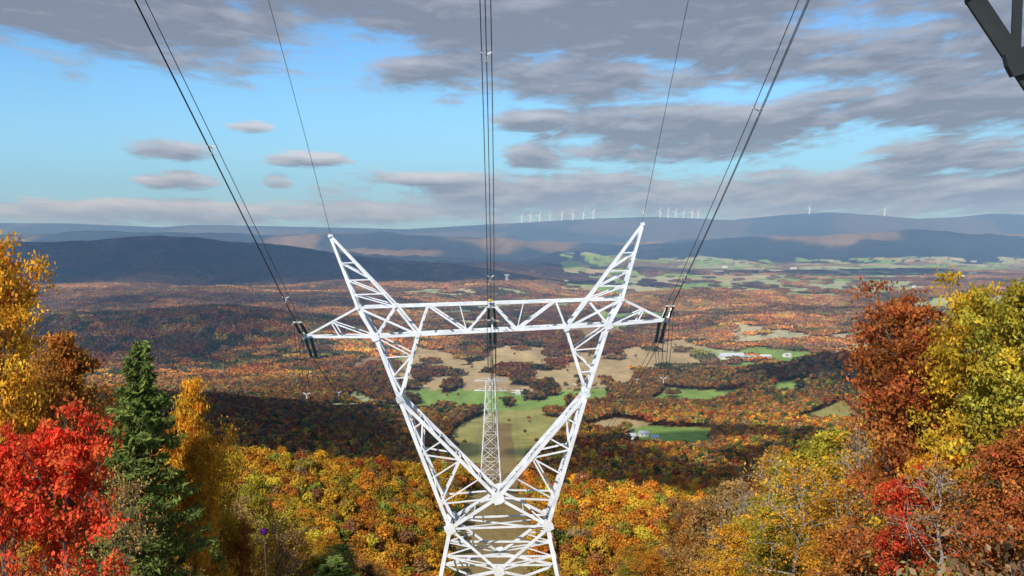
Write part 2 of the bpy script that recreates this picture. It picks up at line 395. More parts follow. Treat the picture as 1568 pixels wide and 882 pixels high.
col[f]=fc[f]*(.7+.6*fbm(xg[f]/35,yg[f]/60,3))[:,None]
idx=np.arange(rows*cols).reshape(rows,cols)
Fq=np.stack([idx[:-1,:-1].ravel(),idx[:-1,1:].ravel(),idx[1:,1:].ravel(),idx[1:,:-1].ravel()],1)
m,nt,o=newmat('ground_cover')
at=N(nt,'ShaderNodeAttribute'); at.attribute_name='cover'
ge=N(nt,'ShaderNodeNewGeometry'); n1=N(nt,'ShaderNodeTexNoise'); n1.inputs['Scale'].default_value=.05; n1.inputs['Detail'].default_value=10; n1.inputs['Roughness'].default_value=.75
n2=N(nt,'ShaderNodeTexNoise'); n2.inputs['Scale'].default_value=2.5; n2.inputs['Detail'].default_value=8; n2.inputs['Roughness'].default_value=.7
nt.links.new(ge.outputs['Position'],n1.inputs['Vector']); nt.links.new(ge.outputs['Position'],n2.inputs['Vector'])
mr=N(nt,'ShaderNodeMapRange'); mr.inputs['From Min'].default_value=.3; mr.inputs['From Max'].default_value=.7; mr.inputs['To Min'].default_value=.55; mr.inputs['To Max'].default_value=1.45
ad=N(nt,'ShaderNodeMath',operation='ADD'); nt.links.new(n1.outputs['Fac'],ad.inputs[0]); nt.links.new(n2.outputs['Fac'],ad.inputs[1])
hf=N(nt,'ShaderNodeMath',operation='MULTIPLY'); hf.inputs[1].default_value=.5; nt.links.new(ad.outputs[0],hf.inputs[0]); nt.links.new(hf.outputs[0],mr.inputs['Value'])
sc=N(nt,'ShaderNodeVectorMath',operation='SCALE'); nt.links.new(at.outputs['Color'],sc.inputs[0]); nt.links.new(mr.outputs[0],sc.inputs['Scale'])
bm=N(nt,'ShaderNodeBump'); bm.inputs['Strength'].default_value=.6; bm.inputs['Distance'].default_value=6; nt.links.new(n1.outputs['Fac'],bm.inputs['Height'])
df=N(nt,'ShaderNodeBsdfDiffuse'); nt.links.new(sc.outputs[0],df.inputs['Color']); nt.links.new(bm.outputs[0],df.inputs['Normal']); nt.links.new(df.outputs[0],o.inputs['Surface'])
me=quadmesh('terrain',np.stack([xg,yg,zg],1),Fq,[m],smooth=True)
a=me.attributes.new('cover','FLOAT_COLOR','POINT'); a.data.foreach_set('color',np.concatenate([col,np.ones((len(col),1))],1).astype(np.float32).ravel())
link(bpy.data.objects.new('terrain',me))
# ---------- near trees
M_red=leafmat('red_maple_leaves',(.76,.05,.03),(.84,.20,.06)); M_yel=leafmat('yellow_leaves',(.68,.38,.03),(.56,.40,.04)); M_ora=leafmat('orange_leaves',(.76,.31,.03),(.70,.42,.04))
M_rust=leafmat('rust_leaves',(.52,.16,.035),(.58,.28,.05)); M_dred=leafmat('crimson_leaves',(.46,.09,.035),(.54,.22,.05)); M_pine=leafmat('pine_needles',(.13,.22,.05),(.30,.36,.09)); M_oli=leafmat('olive_leaves',(.56,.38,.035),(.36,.35,.05)); M_brn=leafmat('brown_leaves',(.46,.23,.08),(.54,.36,.12))
_mc={}
def treemesh(g,key,leaf,bark):
    k_=(key,leaf.name)
    if k_ not in _mc: _mc[k_]=g.mesh(key+'_'+leaf.name,[bark,leaf])
    return _mc[k_]
GE={'m':(maples[0],8,2.5,'maple'),'a':(oakG[0],15,4.2,'oakA'),'b':(oakG[1],15,3.8,'oakB'),'c':(oakG[2],14,4.5,'oakC'),'s':(sparseG[0],15,4.2,'sparseA'),'t':(sparseG[1],14,3.6,'sparseB'),'p':(pineG,14,2.5,'pine')}
def tree(name,kind,leaf,u,vt,y,wpx=None,bark=None):
    g,H,R,key=GE[kind]; top=P(u,vt,y); x=top.x; zg_=float(height(x,y)); h=top.z-zg_
    ob=link(bpy.data.objects.new(name,treemesh(g,key,leaf,bark or M_bark)))
    s=h/(H*1.0); sx=(wpx/F*y)/(2*R) if wpx else s
    ob.location=(x,y,zg_); ob.scale=(sx,sx,s); ob.rotation_euler=(0,0,random.uniform(-.5,.5))
    return ob
tree('oak_tree','a',M_ora,-15,376,38,180); tree('oak_tree','c',M_rust,95,528,47,190); tree('oak_tree','b',M_rust,25,560,42,190); tree('oak_tree','s',M_brn,140,600,55,170); tree('oak_tree','a',M_ora,60,560,50,150); tree('oak_tree','b',M_rust,150,640,46,120)
tree('red_maple_tree','m',M_red,92,636,31,170); tree('red_maple_tree','m',M_red,-5,668,30,100)
tree('pine_tree','p',M_pine,214,518,39,215)
tree('hickory_tree','c',M_ora,288,598,44,110); tree('hickory_tree','b',M_ora,300,655,43,90); tree('hickory_tree','a',M_yel,325,690,54,100)
tree('oak_tree','c',M_oli,385,735,84,110); tree('oak_tree','a',M_brn,345,765,68,120); tree('oak_tree','s',M_brn,420,800,66,90,M_barkl); tree('oak_tree','c',M_rust,365,800,56,90)
tree('pine_tree','p',M_pine,512,852,74,160); tree('pine_tree','p',M_pine,330,842,46,120); tree('oak_tree','s',M_brn,175,720,36,120,M_barkl); tree('oak_tree','t',M_rust,245,770,40,110,M_barkl)
tree('oak_tree','a',M_dred,1412,462,48,235); tree('oak_tree','a',M_yel,1500,450,45,200); tree('oak_tree','b',M_oli,1568,408,42,200)
tree('oak_tree','s',M_rust,1375,575,58,200,M_barkl); tree('oak_tree','c',M_dred,1570,650,39,200); tree('oak_tree','b',M_ora,1480,600,50,200)
tree('hickory_tree','c',M_oli,1250,668,72,180); tree('hickory_tree','b',M_yel,1310,690,66,150,M_barkl); tree('hickory_tree','s',M_ora,1215,700,64,170,M_barkl)
tree('bare_tree','t',M_brn,1190,682,92,130,M_barkl); tree('bare_tree','t',M_brn,1140,735,84,130,M_barkl); tree('oak_tree','c',M_brn,1105,742,96,130); tree('oak_tree','b',M_rust,1065,775,100,110); tree('oak_tree','c',M_ora,1140,790,80,130)
tree('red_maple_tree','m',M_red,1390,722,43,120); tree('red_maple_tree','m',M_ora,1440,680,43,130); tree('oak_tree','s',M_yel,1345,730,52,170,M_barkl); tree('oak_tree','t',M_brn,1440,700,41,160,M_barkl); tree('oak_tree','b',M_rust,1500,770,42,150); tree('red_maple_tree','m',M_rust,1290,800,52,130); tree('oak_tree','a',M_oli,1190,780,66,120); tree('oak_tree','c',M_ora,1285,740,60,130)
tree('bare_tree','t',M_brn,1320,655,60,150,M_barkl); tree('oak_tree','a',M_rust,1440,560,62,190); tree('oak_tree','s',M_ora,1355,600,60,150,M_barkl)
# undergrowth scatter
x,y=jgrid(-60,60,22,95,2.6,rng); m=(np.abs(x-line_x(y))>11)&(rng.random(len(x))<.75); x=x[m];y=y[m]; n=len(x)
colB=bpy.data.collections.new('bush_source')
for i in range(3):
    r2=np.random.default_rng(400+i); g=Geo(); 
    for q in range(10):
        a_=r2.random()*6.28; g.tube([(0,0,-.3),(math.cos(a_)*.5,math.sin(a_)*.5,1.1),(math.cos(a_)*.9,math.sin(a_)*.9,1.8)],.03,.01,3)
    C=r2.normal(size=(1500,3))*np.array([.62,.62,.5])+np.array([0,0,1.1]); g.leaves(C,.07,r2,np.stack([r2.uniform(.4,1.2,1500),r2.random(1500)],1))
    colB.objects.link(src('bush_%d'%i,g.mesh('bush_%d'%i,[M_bark,M_forest])))
scatter('undergrowth',np.stack([x,y,height(x,y)-.1],1),np.stack([0*x,0*x,rng.random(n)*6],1),rng.uniform(.6,1.5,(n,1))*np.ones(3),rng.integers(0,3,n),np.array([[.32,.18,.07],[.22,.22,.06],[.44,.20,.04],[.26,.16,.09]])[rng.integers(0,4,n)],colB)
# ---------- steel towers
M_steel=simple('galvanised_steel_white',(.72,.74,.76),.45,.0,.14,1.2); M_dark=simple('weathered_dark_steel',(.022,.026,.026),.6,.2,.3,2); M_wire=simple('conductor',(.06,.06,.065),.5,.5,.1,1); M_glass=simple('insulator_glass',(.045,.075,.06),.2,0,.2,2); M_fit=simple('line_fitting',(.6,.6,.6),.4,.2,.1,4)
class Steel:
    def __init__(s): s.V=[];s.F=[]
    def bar(s,p,q,w):
        p=Vector(p);q=Vector(q); d=(q-p)
        if d.length<1e-4: return
        d.normalize(); ref=Vector((0,1,0)) if abs(d.y)<.9 else Vector((1,0,0))
        a=d.cross(ref).normalized(); b=ref-d*ref.dot(d); b.normalize(); t=w*.22
        prof=[(-.5,-.5),(.5,-.5),(.5,-.5+t/w),(-.5+t/w,-.5+t/w),(-.5+t/w,.5),(-.5,.5)]
        n=len(s.V)
        for e in (p,q):
            for i,j in prof: s.V.append(e+a*i*w+b*j*w)
        for i in range(6): s.F.append((n+i,n+(i+1)%6,n+6+(i+1)%6,n+6+i))
        s.F.append(tuple(n+i for i in reversed(range(6)))); s.F.append(tuple(n+6+i for i in range(6)))
    def plate(s,c,r,t=.05):
        c=Vector(c); n=len(s.V); k_=8
        for sy in (-t,t):
            for i in range(k_):
                a=i*math.pi*2/k_+.39; rr=r*(1 if i%2 else .8); s.V.append(c+Vector((math.cos(a)*rr,sy,math.sin(a)*rr)))
        for i in range(k_): s.F.append((n+i,n+(i+1)%k_,n+k_+(i+1)%k_,n+k_+i))
        s.F.append(tuple(n+i for i in range(k_))); s.F.append(tuple(n+k_+i for i in reversed(range(k_))))
    def zig(s,a0,a1,b0,b1,n,w,x=False,rung=True):
        a0,a1,b0,b1=map(Vector,(a0,a1,b0,b1))
        for i in range(n):
            A,A2=a0.lerp(a1,i/n),a0.lerp(a1,(i+1)/n); B,B2=b0.lerp(b1,i/n),b0.lerp(b1,(i+1)/n)
            if x: s.bar(A,B2,w); s.bar(B,A2,w)
            else:
                if i%2==0: s.bar(A,B2,w)
                else: s.bar(B,A2,w)
            if rung: s.bar(A2,B2,w*.85)
    def obj(s,name,mat,parent=None):
        me=bpy.data.meshes.new(name); me.from_pydata([tuple(v) for v in s.V],[],s.F); me.materials.append(mat); me.update()
        ob=bpy.data.objects.new(name,me); return link(ob,parent)
Y0=80.0
def fb(u,v,d,y0=Y0):
    c=P(u,v,y0); return Vector((c.x,y0-d/2,c.z)),Vector((c.x,y0+d/2,c.z))
nodes=dict(PL=(506,361,.4),PR=(984,343,.4),UL1=(550,470,1.6),UL2=(607,468,1.6),UR1=(951,457,1.6),UR2=(899,458,1.6),
 LL1=(577,514,1.8),LL2=(641,510,1.8),LR1=(930,496,1.8),LR2=(866,501,1.8),TL=(468,515,.7),TR=(1018,490,.7),
 KL=(614,608,2.0),KR=(897,600,2.0),C=(763,756,2.4),WL=(691,801,3.0),WR=(838,796,3.0),UM=(752,463,1.6),LM=(754,505,1.8))
ND={k_:fb(*v_) for k_,v_ in nodes.items()}
root=link(bpy.data.objects.new('transmission_tower',None)); 
S=Steel(); MA,SE,LA=.29,.175,.10
base_z=float(height(-2,80))-.5
bl=P(691,801,80); br=P(838,796,80); cxw=(bl.x+br.x)/2
halfw=lambda z:(br.x-bl.x)/2+(bl.z-z)*.20
def leg(sx,z,fy): 
    dep=1.5+(bl.z-z)*.16
    return Vector((cxw+sx*halfw(z),Y0+(-dep if fy==0 else dep),z))
for fy in (0,1):
    n_={k_:v_[fy] for k_,v_ in ND.items()}
    B=lambda a,b,w:S.bar(n_[a],n_[b],w)
    for s_ in ('L','R'):
        B('P'+s_,'U'+s_+'1',MA*.75); B('U'+s_+'1','L'+s_+'1',MA); B('P'+s_,'U'+s_+'2',MA*.55); B('U'+s_+'2','L'+s_+'2',MA*.65)
        B('L'+s_+'1','K'+s_,MA); B('L'+s_+'2','K'+s_,MA*.75); B('K'+s_,'W'+s_,MA*1.05); B('K'+s_,'C',MA)
        B('C','W'+s_,MA*.8); B('T'+s_,'L'+s_+'1',MA*.65); B('T'+s_,'U'+s_+'1',SE)
        for i,(fa,fb_) in enumerate(((.38,.38),(.62,.62),(.82,.82))):
            A=n_['P'+s_].lerp(n_['U'+s_+'1'],fa); Bq=n_['P'+s_].lerp(n_['U'+s_+'2'],fb_)
            if fy==0: S.bar(A,Bq,LA)
            S.bar(A,n_['P'+s_].lerp(n_['U'+s_+'2'],min(1,fb_+.22)),LA)
        if fy==0: B('U'+s_+'1','L'+s_+'2',SE); 
        B('U'+s_+'2','L'+s_+'1',SE)
        S.bar(n_['T'+s_].lerp(n_['U'+s_+'1'],.5),n_['T'+s_].lerp(n_['L'+s_+'1'],.5),LA); S.bar(n_['T'+s_].lerp(n_['U'+s_+'1'],.5),n_['T'+s_].lerp(n_['L'+s_+'1'],.95),LA)
        S.zig(n_['L'+s_+'1'],n_['K'+s_],n_['L'+s_+'2'],n_['K'+s_],3,LA*1.1,rung=(fy==0))
        S.zig(n_['K'+s_].lerp(n_['W'+s_],.04),n_['W'+s_],n_['K'+s_].lerp(n_['C'],.04),n_['C'],5,LA*1.3,rung=(fy==0))
        for k_,r in (('L'+s_+'1',.42),('L'+s_+'2',.30),('K'+s_,.34),('W'+s_,.55),('U'+s_+'1',.22),('P'+s_,.16),('U'+s_+'2',.16),('T'+s_,.2)):
            S.plate(n_[k_]+Vector((0,-.19 if fy==0 else .19,0)),r)
    S.plate(n_['C']+Vector((0,-.19 if fy==0 else .19,0)),.62)
    B('UL1','UR1',SE*1.05); B('LL1','LR1',SE*1.25); B('WL','WR',SE)
    a=n_['UL2'];b=n_['UR2'];c=n_['LL2'];d=n_['LR2']
    k2=6
    for i in range(k2):
        if i%2==0: S.bar(c.lerp(d,i/k2),a.lerp(b,(i+1)/k2),SE*.85)
        else: S.bar(a.lerp(b,i/k2),c.lerp(d,(i+1)/k2),SE*.85)
    for i in (2,4):
        if fy==0: S.bar(c.lerp(d,(i)/k2),a.lerp(b,(i)/k2),LA*.8)
def tie(a0,a1,n,w=LA,rung=True): S.zig(ND[a0][0],ND[a1][0],ND[a0][1],ND[a1][1],n,w,rung=rung)
for s_ in ('L','R'):
    tie('U'+s_+'1','L'+s_+'1',1); tie('L'+s_+'1','K'+s_,3); tie('L'+s_+'2','K'+s_,3); tie('K'+s_,'W'+s_,5); tie('K'+s_,'C',5,.09); tie('P'+s_,'U'+s_+'1',3,.07); tie('T'+s_,'L'+s_+'1',2,.08); tie('C','W'+s_,2)
tie('UL1','UR1',7,.07,False); tie('LL1','LR1',7,.08,False)
zw=bl.z; levels=[zw,zw-2.15,zw-4.3,zw-8.5,base_z]
for fy in (0,1):
    for i in range(len(levels)-1):
        z0,z1=levels[i],levels[i+1]; a0,b0=leg(-1,z0,fy),leg(1,z0,fy); a1,b1=leg(-1,z1,fy),leg(1,z1,fy)
        S.bar(a0,a1,MA*1.1); S.bar(b0,b1,MA*1.1); S.bar(a1,b1,SE)
        if i==0:
            mid=(leg(-1,levels[2],fy)+leg(1,levels[2],fy))/2+Vector((0,0,1.05))
            S.bar(a0,mid,SE*1.2); S.bar(b0,mid,SE*1.2); S.plate(mid+Vector((0,-.19 if fy==0 else .19,0)),.55)
            S.zig(a0,a1,a0.lerp(mid,.05),mid.lerp(a0,.15),2,LA); S.zig(b0,b1,b0.lerp(mid,.05),mid.lerp(b0,.15),2,LA)
        elif i==1:
            S.bar(mid,a1,SE*1.2); S.bar(mid,b1,SE*1.2); S.bar(a0,mid,LA); S.bar(b0,mid,LA)
        else: S.zig(a0,a1,b0,b1,1 if i==2 else 2,SE,x=True)
for sx in (-1,1):
    for i in range(len(levels)-1):
        S.zig(leg(sx,levels[i],0),leg(sx,levels[i+1],0),leg(sx,levels[i],1),leg(sx,levels[i+1],1),1,LA*1.2,x=True)
S.bar(leg(-1,zw,0),leg(1,zw,1),LA); S.bar(leg(1,zw,0),leg(-1,zw,1),LA)
S.bar(ND['C'][0],ND['C'][1],SE)
S.obj('steel_lattice',M_steel,root)
# insulators
def disc_string(p,q,parent,r=.15,n=16,name='insulator_string'):
    p=Vector(p);q=Vector(q);L=(q-p).length; V=[];Fc=[]; k_=10; prof=[]
    for i in range(n):
        z=L*(i+.15)/n; st=L/n; prof+=[(.04,z),(r,z+st*.35),(r*.9,z+st*.5),(.05,z+st*.6)]
    prof=[(.03,0)]+prof+[(.03,L)]
    for rr,z in prof:
        for j in range(k_): a=j*6.2832/k_; V.append((math.cos(a)*rr,math.sin(a)*rr,z))
    for i in range(len(prof)-1):
        for j in range(k_): Fc.append((i*k_+j,i*k_+(j+1)%k_,(i+1)*k_+(j+1)%k_,(i+1)*k_+j))
    me=bpy.data.meshes.new(name); me.from_pydata(V,[],Fc); me.materials.append(M_glass); me.update()
    ob=link(bpy.data.objects.new(name,me),parent); ob.location=p; ob.rotation_euler=(q-p).to_track_quat('Z','Y').to_euler(); return ob
def wires(name,paths,r,mat=M_wire,parent=None):
    cu=bpy.data.curves.new(name,'CURVE'); cu.dimensions='3D'; cu.bevel_depth=r; cu.bevel_resolution=1; cu.materials.append(mat)
    for p in paths:
        sp=cu.splines.new('POLY'); sp.points.add(len(p)-1)
        for i,c in enumerate(p): sp.points[i].co=(c[0],c[1],c[2],1)
    return link(bpy.data.objects.new(name,cu),parent)
def quadpath(a,m,b,n=40):
    ys=np.linspace(a.y,b.y,n); cz=np.polyfit([a.y,m.y,b.y],[a.z,m.z,b.z],2); cx=np.polyfit([a.y,m.y,b.y],[a.x,m.x,b.x],2)
    return [Vector((np.polyval(cx,t),t,np.polyval(cz,t))) for t in ys]
OFF=[Vector((-.24,0,.13)),Vector((.24,0,.13)),Vector((0,0,-.28))]
fit=Steel()
T2Y=950.; t2x=line_x(T2Y)
phases=[('L',P(468,512,80),P(212,0,44),[54,72.5]),('M',P(753,490,80),P(743,0,44),[47.5,72]),('R',P(1017,488,80),P(1233,0,44),[51.0,72])]
for nm,att,mid,sps in phases:
    inc=att+Vector((0,-3.0,1.3)); out=att+Vector((0,3.2,-2.3))
    for dx in (-.26,.26):
        disc_string(att+Vector((dx,-.9,.2)),inc+Vector((dx*.8,0,0)),root,r=.12); disc_string(att+Vector((dx,.6,-.2)),out+Vector((dx*.8,0,0)),root)
    fit.bar(att+Vector((-.4,-.9,.2)),att+Vector((.4,-.9,.2)),.12); fit.bar(inc+Vector((-.35,0,0)),inc+Vector((.35,0,0)),.12); fit.bar(out+Vector((-.35,0,0)),out+Vector((.35,0,0)),.12)
    fit.bar(att+Vector((0,-.9,.2)),att+Vector((0,.6,-.2)),.14)
    if nm=='M': fit.bar(att+Vector((0,-.3,0)),ND['LM'][0],.16)
    back=Vector((mid.x*1.02,-6,38.0))
    pin=quadpath(inc,mid,back,60)
    wires('power_line',[[p+o for p in pin] for o in OFF],.023)
    js=[]
    for o in OFF:
        js.append([inc.lerp(out,t)+o*1.3+Vector((0,0,-4.6*4*t*(1-t)*(.9+.1*o.x))) for t in np.linspace(0,1,24)])
    wires('jumper_loop',js,.022,parent=root)
    b=inc.lerp(out,.5)+Vector((0,0,-4.5)); 
    for i in range(3): fit.bar(b+OFF[i]*1.2,b,.09)
    sx={'L':-1,'M':0,'R':1}[nm]
    end=Vector((t2x+sx*15,T2Y,-152)); k3=3.0e-4
    sp=[]
    for t in np.linspace(0,1,70):
        q=out.lerp(end,t); yy=q.y; q.z-=k3*(yy-out.y)*(end.y-yy); sp.append(q)
    wires('power_line',[[p+o for p in sp] for o in OFF],.026)
    for ys in sps+[96+4*sx]:
        pth=pin if ys<80 else sp
        k_=min(range(len(pth)),key=lambda i:abs(pth[i].y-ys)); c=pth[k_]
        for i in range(3): fit.bar(c+OFF[i]*1.15,c,.08)
fit.obj('line_fittings',M_fit,root)
for pk,mid in ((ND['PL'],P(411,0,60)),(ND['PR'],P(1054,0,59.5))):
    a=(pk[0]+pk[1])/2; a=a+Vector((0,0,.25)); pth=quadpath(a,mid,Vector((mid.x,-6,55)),50)
    wires('shield_wire',[pth],.018)
    end=Vector((t2x+(a.x+2)*.9,T2Y,-140)); sp=[]
    for t in np.linspace(0,1,60):
        q=a.lerp(end,t); q.z-=2.6e-4*(q.y-a.y)*(end.y-q.y); sp.append(q)
    wires('shield_wire',[sp],.016)
sg=Steel(); c=P(750,462,78.8); sg.bar(c+Vector((-.18,0,.1)),c+Vector((.18,0,.1)),.25); sg.obj('warning_plate',simple('yellow_paint',(.65,.42,.03)),root)
# tower that carries the near ends of the conductors (part of a leg is seen top right)
root2=link(bpy.data.objects.new('transmission_tower',None)); S=Steel()
def Q(sx,fy,t): 
    pts=[Vector((14.3,12.5,0)),P(1580,140,12),P(1484,-4,12),Vector((1.2,5,9.5))]
    p=pts[t].copy()
    if t==0: p.z=float(height(14.3,12.5))-.3
    if sx<0: p.x=-4-p.x
    if fy: p.y=4-p.y+2
    return p
for sx in (1,-1):
    for fy in (0,1):
        for t in range(3): S.bar(Q(sx,fy,t),Q(sx,fy,t+1),.22)
        a_=Q(sx,fy,1).lerp(Q(sx,fy,2),.30); S.bar(a_,a_+Vector((.02*sx,0,3.2)),.12); S.bar(a_+Vector((.02*sx,0,3.2)),Q(sx,fy,3),.12)
        b_=Q(sx,fy,1).lerp(Q(sx,fy,2),.12); S.bar(b_,b_+Vector((1.6*sx,0,.9)),.12)
        S.plate(a_+Vector((0,-.13,0)),.2); 
        S.bar(Q(sx,fy,3),Vector((-2+sx*11,3,26)),.3); S.bar(Vector((-2+sx*11,3,26)),Vector((-2+sx*8,2,36)),.3); S.bar(Vector((-2+sx*8,0,37)),Vector((-2+sx*13,-4,56)),.25)
        S.zig(Q(sx,0,3),Vector((-2+sx*11,3,26)),Q(sx,1,3),Vector((-2+sx*11,-1,26)),5,.14)
    S.bar(Q(sx,0,0),Q(sx,1,0)+Vector((0,0,2)),.14)
S.zig(Vector((-20,-4,36)),Vector((16,-4,36)),Vector((-20,-4,39)),Vector((16,-4,39)),14,.16); S.bar(Vector((-20,-4,36)),Vector((16,-4,36)),.25); S.bar(Vector((-20,-4,39)),Vector((16,-4,39)),.25)
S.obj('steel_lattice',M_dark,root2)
# distant towers of the same line
def small_tower(u,vtop,y,h,w,mat=M_steel,wt=1.0,grounded=False):
    r=link(bpy.data.objects.new('transmission_tower',None)); s=Steel(); top=P(u,vtop,y); x=top.x; zt=top.z; zb=min(float(height(x,y))-2, zt-h*.8)
    if grounded: zb=float(height(x,y))-2; zt=zb+h
    def L_(sx,sy,z):
        f=(zt-z)/(zt-zb); hw=w*.14+(w*.18)*f**1.2; return Vector((x+sx*hw,y+sy*hw,z))
    zs=list(np.linspace(zt,zb,9))
    for i in range(8):
        for sx,sy,tx,ty2 in ((-1,-1,1,-1),(1,-1,1,1),(1,1,-1,1),(-1,1,-1,-1)):
            s.bar(L_(sx,sy,zs[i]),L_(sx,sy,zs[i+1]),.5*wt); s.bar(L_(sx,sy,zs[i]),L_(tx,ty2,zs[i+1]),.25*wt); s.bar(L_(tx,ty2,zs[i]),L_(sx,sy,zs[i+1]),.25*wt); s.bar(L_(sx,sy,zs[i]),L_(tx,ty2,zs[i]),.25*wt)
    for k_ in (0,1):
        z=zt-k_*h*.12
        s.bar((x-w*.5,y,z),(x+w*.5,y,z),.5*wt); s.bar((x-w*.5,y,z),(x-w*.1,y,z+h*.045),.3*wt); s.bar((x+w*.5,y,z),(x+w*.1,y,z+h*.045),.3*wt); s.bar((x-w*.1,y,z+h*.045),(x+w*.1,y,z+h*.045),.3*wt)
    s.obj('steel_lattice',mat,r)
small_tower(751,583,T2Y,80,32,M_steel,1.5)
small_tower(793,598,1900,32,26,M_steel,1.6); small_tower(858,592,2000,30,28,M_steel,1.6); small_tower(884,588,2000,30,22,M_steel,1.6); small_tower(776,404,5000,45,30,M_steel,1.6,True)
# ---------- wind turbines
M_white=simple('turbine_white',(.9,.9,.9),.4,0,.03,.1)
def turbine_mesh():
    g=Geo(); g.tube([(0,0,0),(0,0,80)],6.5,5,8); g.tube([(0,-5,81),(0,5,81)],5,5,6)
    for k_ in range(3):
        a=k_*2.094+.4; d=np.array([math.sin(a),0,math.cos(a)]); c=np.array([0,-6,81]); g.tube([c,c+d*12,c+d*50],4.4,2.4,4)
    return g.mesh('wind_turbine',[M_white])
tm=turbine_mesh()
for u in [799,812,826,842,860,877,893,908,1010,1022,1034,1046,1059,1068,1238,1353,985]:
    yt=15500-random.random()*300; x=(u-784)/F*yt; ob=link(bpy.data.objects.new('wind_turbine',tm)); ob.location=(x,yt,float(height(x,yt))-3); ob.rotation_euler=(0,0,random.uniform(-.6,.6)); s=random.uniform(1.15,1.35); ob.scale=(s,s,s)
# ---------- farm buildings
M_wall=simple('white_siding',(.78,.77,.74),.6,0,.05,.5); M_roof=simple('metal_roof',(.55,.57,.60),.4,0,.1,.5); M_roofb=simple('blue_roof',(.35,.45,.55),.4,0,.1,.5); M_win=simple('window_glass',(.05,.06,.07),.1,0,.1,1)
def building(name,u,v,L,W,Hh,roof,rz,ymin=900):
    x,y=ground_pt(u,v,ymin); z=float(height(x,y)); r=link(bpy.data.objects.new(name,None)); r.location=(x,y,z); r.rotation_euler=(0,0,rz)
    def part(nm,V,Fc,mat):
        me=bpy.data.meshes.new(nm); me.from_pydata(V,[],Fc); me.materials.append(mat); me.update(); link(bpy.data.objects.new(nm,me),r)
    a,b=L/2,W/2; h=Hh; g=Hh+W*.28
    part('walls',[(-a,-b,-2),(a,-b,-2),(a,b,-2),(-a,b,-2),(-a,-b,h),(a,-b,h),(a,b,h),(-a,b,h),(-a,0,g),(a,0,g)],[(0,1,5,4),(2,3,7,6),(1,2,6,9,5),(3,0,4,8,7)],M_wall)
    e=.8; t=.3
    part('roof',[(-a-e,-b-e,h-e*.5+t),(a+e,-b-e,h-e*.5+t),(a+e,0,g+t),(-a-e,0,g+t),(a+e,b+e,h-e*.5+t),(-a-e,b+e,h-e*.5+t)],[(0,1,2,3),(3,2,4,5)],roof)
    V=[];Fc=[]
    n=max(2,int(L/6))
    for i in range(n):
        cx=-a+(i+.5)*L/n; k_=len(V); V+=[(cx-.7,-b-.05,h*.35),(cx+.7,-b-.05,h*.35),(cx+.7,-b-.05,h*.75),(cx-.7,-b-.05,h*.75)]; Fc.append((k_,k_+1,k_+2,k_+3))
    part('windows',V,Fc,M_win)
for nm,u,v,L,W,h,rf,rz in [('barn',1120,549,60,22,8,M_roof,.15),('barn',1145,552,40,18,7,M_roofb,.1),('barn',1172,549,26,14,6,M_roof,-.1),('farmhouse',1205,547,18,12,7,M_roof,.3),('farmhouse',985,668,12,8,5,M_roof,.2),('farmhouse',1003,673,9,7,4,M_roofb,-.2),('barn',966,672,12,8,5,M_roof,.1),('farmhouse',520,610,14,10,6,M_roof,.1),('farmhouse',1345,545,18,12,7,M_roof,0),('barn',1110,410,40,20,9,M_roof,0),('barn',1215,412,50,20,9,M_roof,.3),('barn',1473,428,22,20,24,M_roof,.3),('barn',1440,420,40,20,8,M_roof,.1),('barn',1490,420,50,20,8,M_roof,.1),('farmhouse',1300,482,18,12,7,M_roof,.2),('farmhouse',1260,470,18,12,7,M_roof,.1),('farmhouse',1400,440,20,12,7,M_roof,.5)]:
    building(nm,u,v,L,W,h,rf,rz)
# ---------- thistle plant near the camera
def thistle(u,v,y,headcol,r=.018):
    g=Geo(); top=P(u,v,y); x=top.x; zb=float(height(x,y)); H=top.z-zb
    g.tube([(.16,0,0),(.05,0,H*.5),(0,0,H-.02)],.004,.002,4)
    r2=np.random.default_rng(int(u)); n=160; d=r2.normal(size=(n,3)); d/=np.linalg.norm(d,axis=1,keepdims=True)
    g.leaves(np.array([0,0,H])+d*r,.008,r2,np.stack([r2.uniform(.6,1.2,n),r2.random(n)],1),nrm=d,jit=.5)
    for q in range(6):
        z=H*(.2+.12*q); a=q*2.4; C=np.array([0.1*(1-z/H),0,z])+np.outer(np.linspace(.02,.16,10),[math.cos(a),math.sin(a),.5]); g.leaves(C,.012,r2,np.stack([np.full(10,.5),np.full(10,.5)],1),mi=0)
    ob=link(bpy.data.objects.new('thistle_plant',g.mesh('thistle_plant',[M_bark,headcol]))); ob.location=(x,y,zb)
M_pur=leafmat('thistle_purple',(.16,.03,.20),(.10,.02,.16))
thistle(404,814,5.2,M_pur)
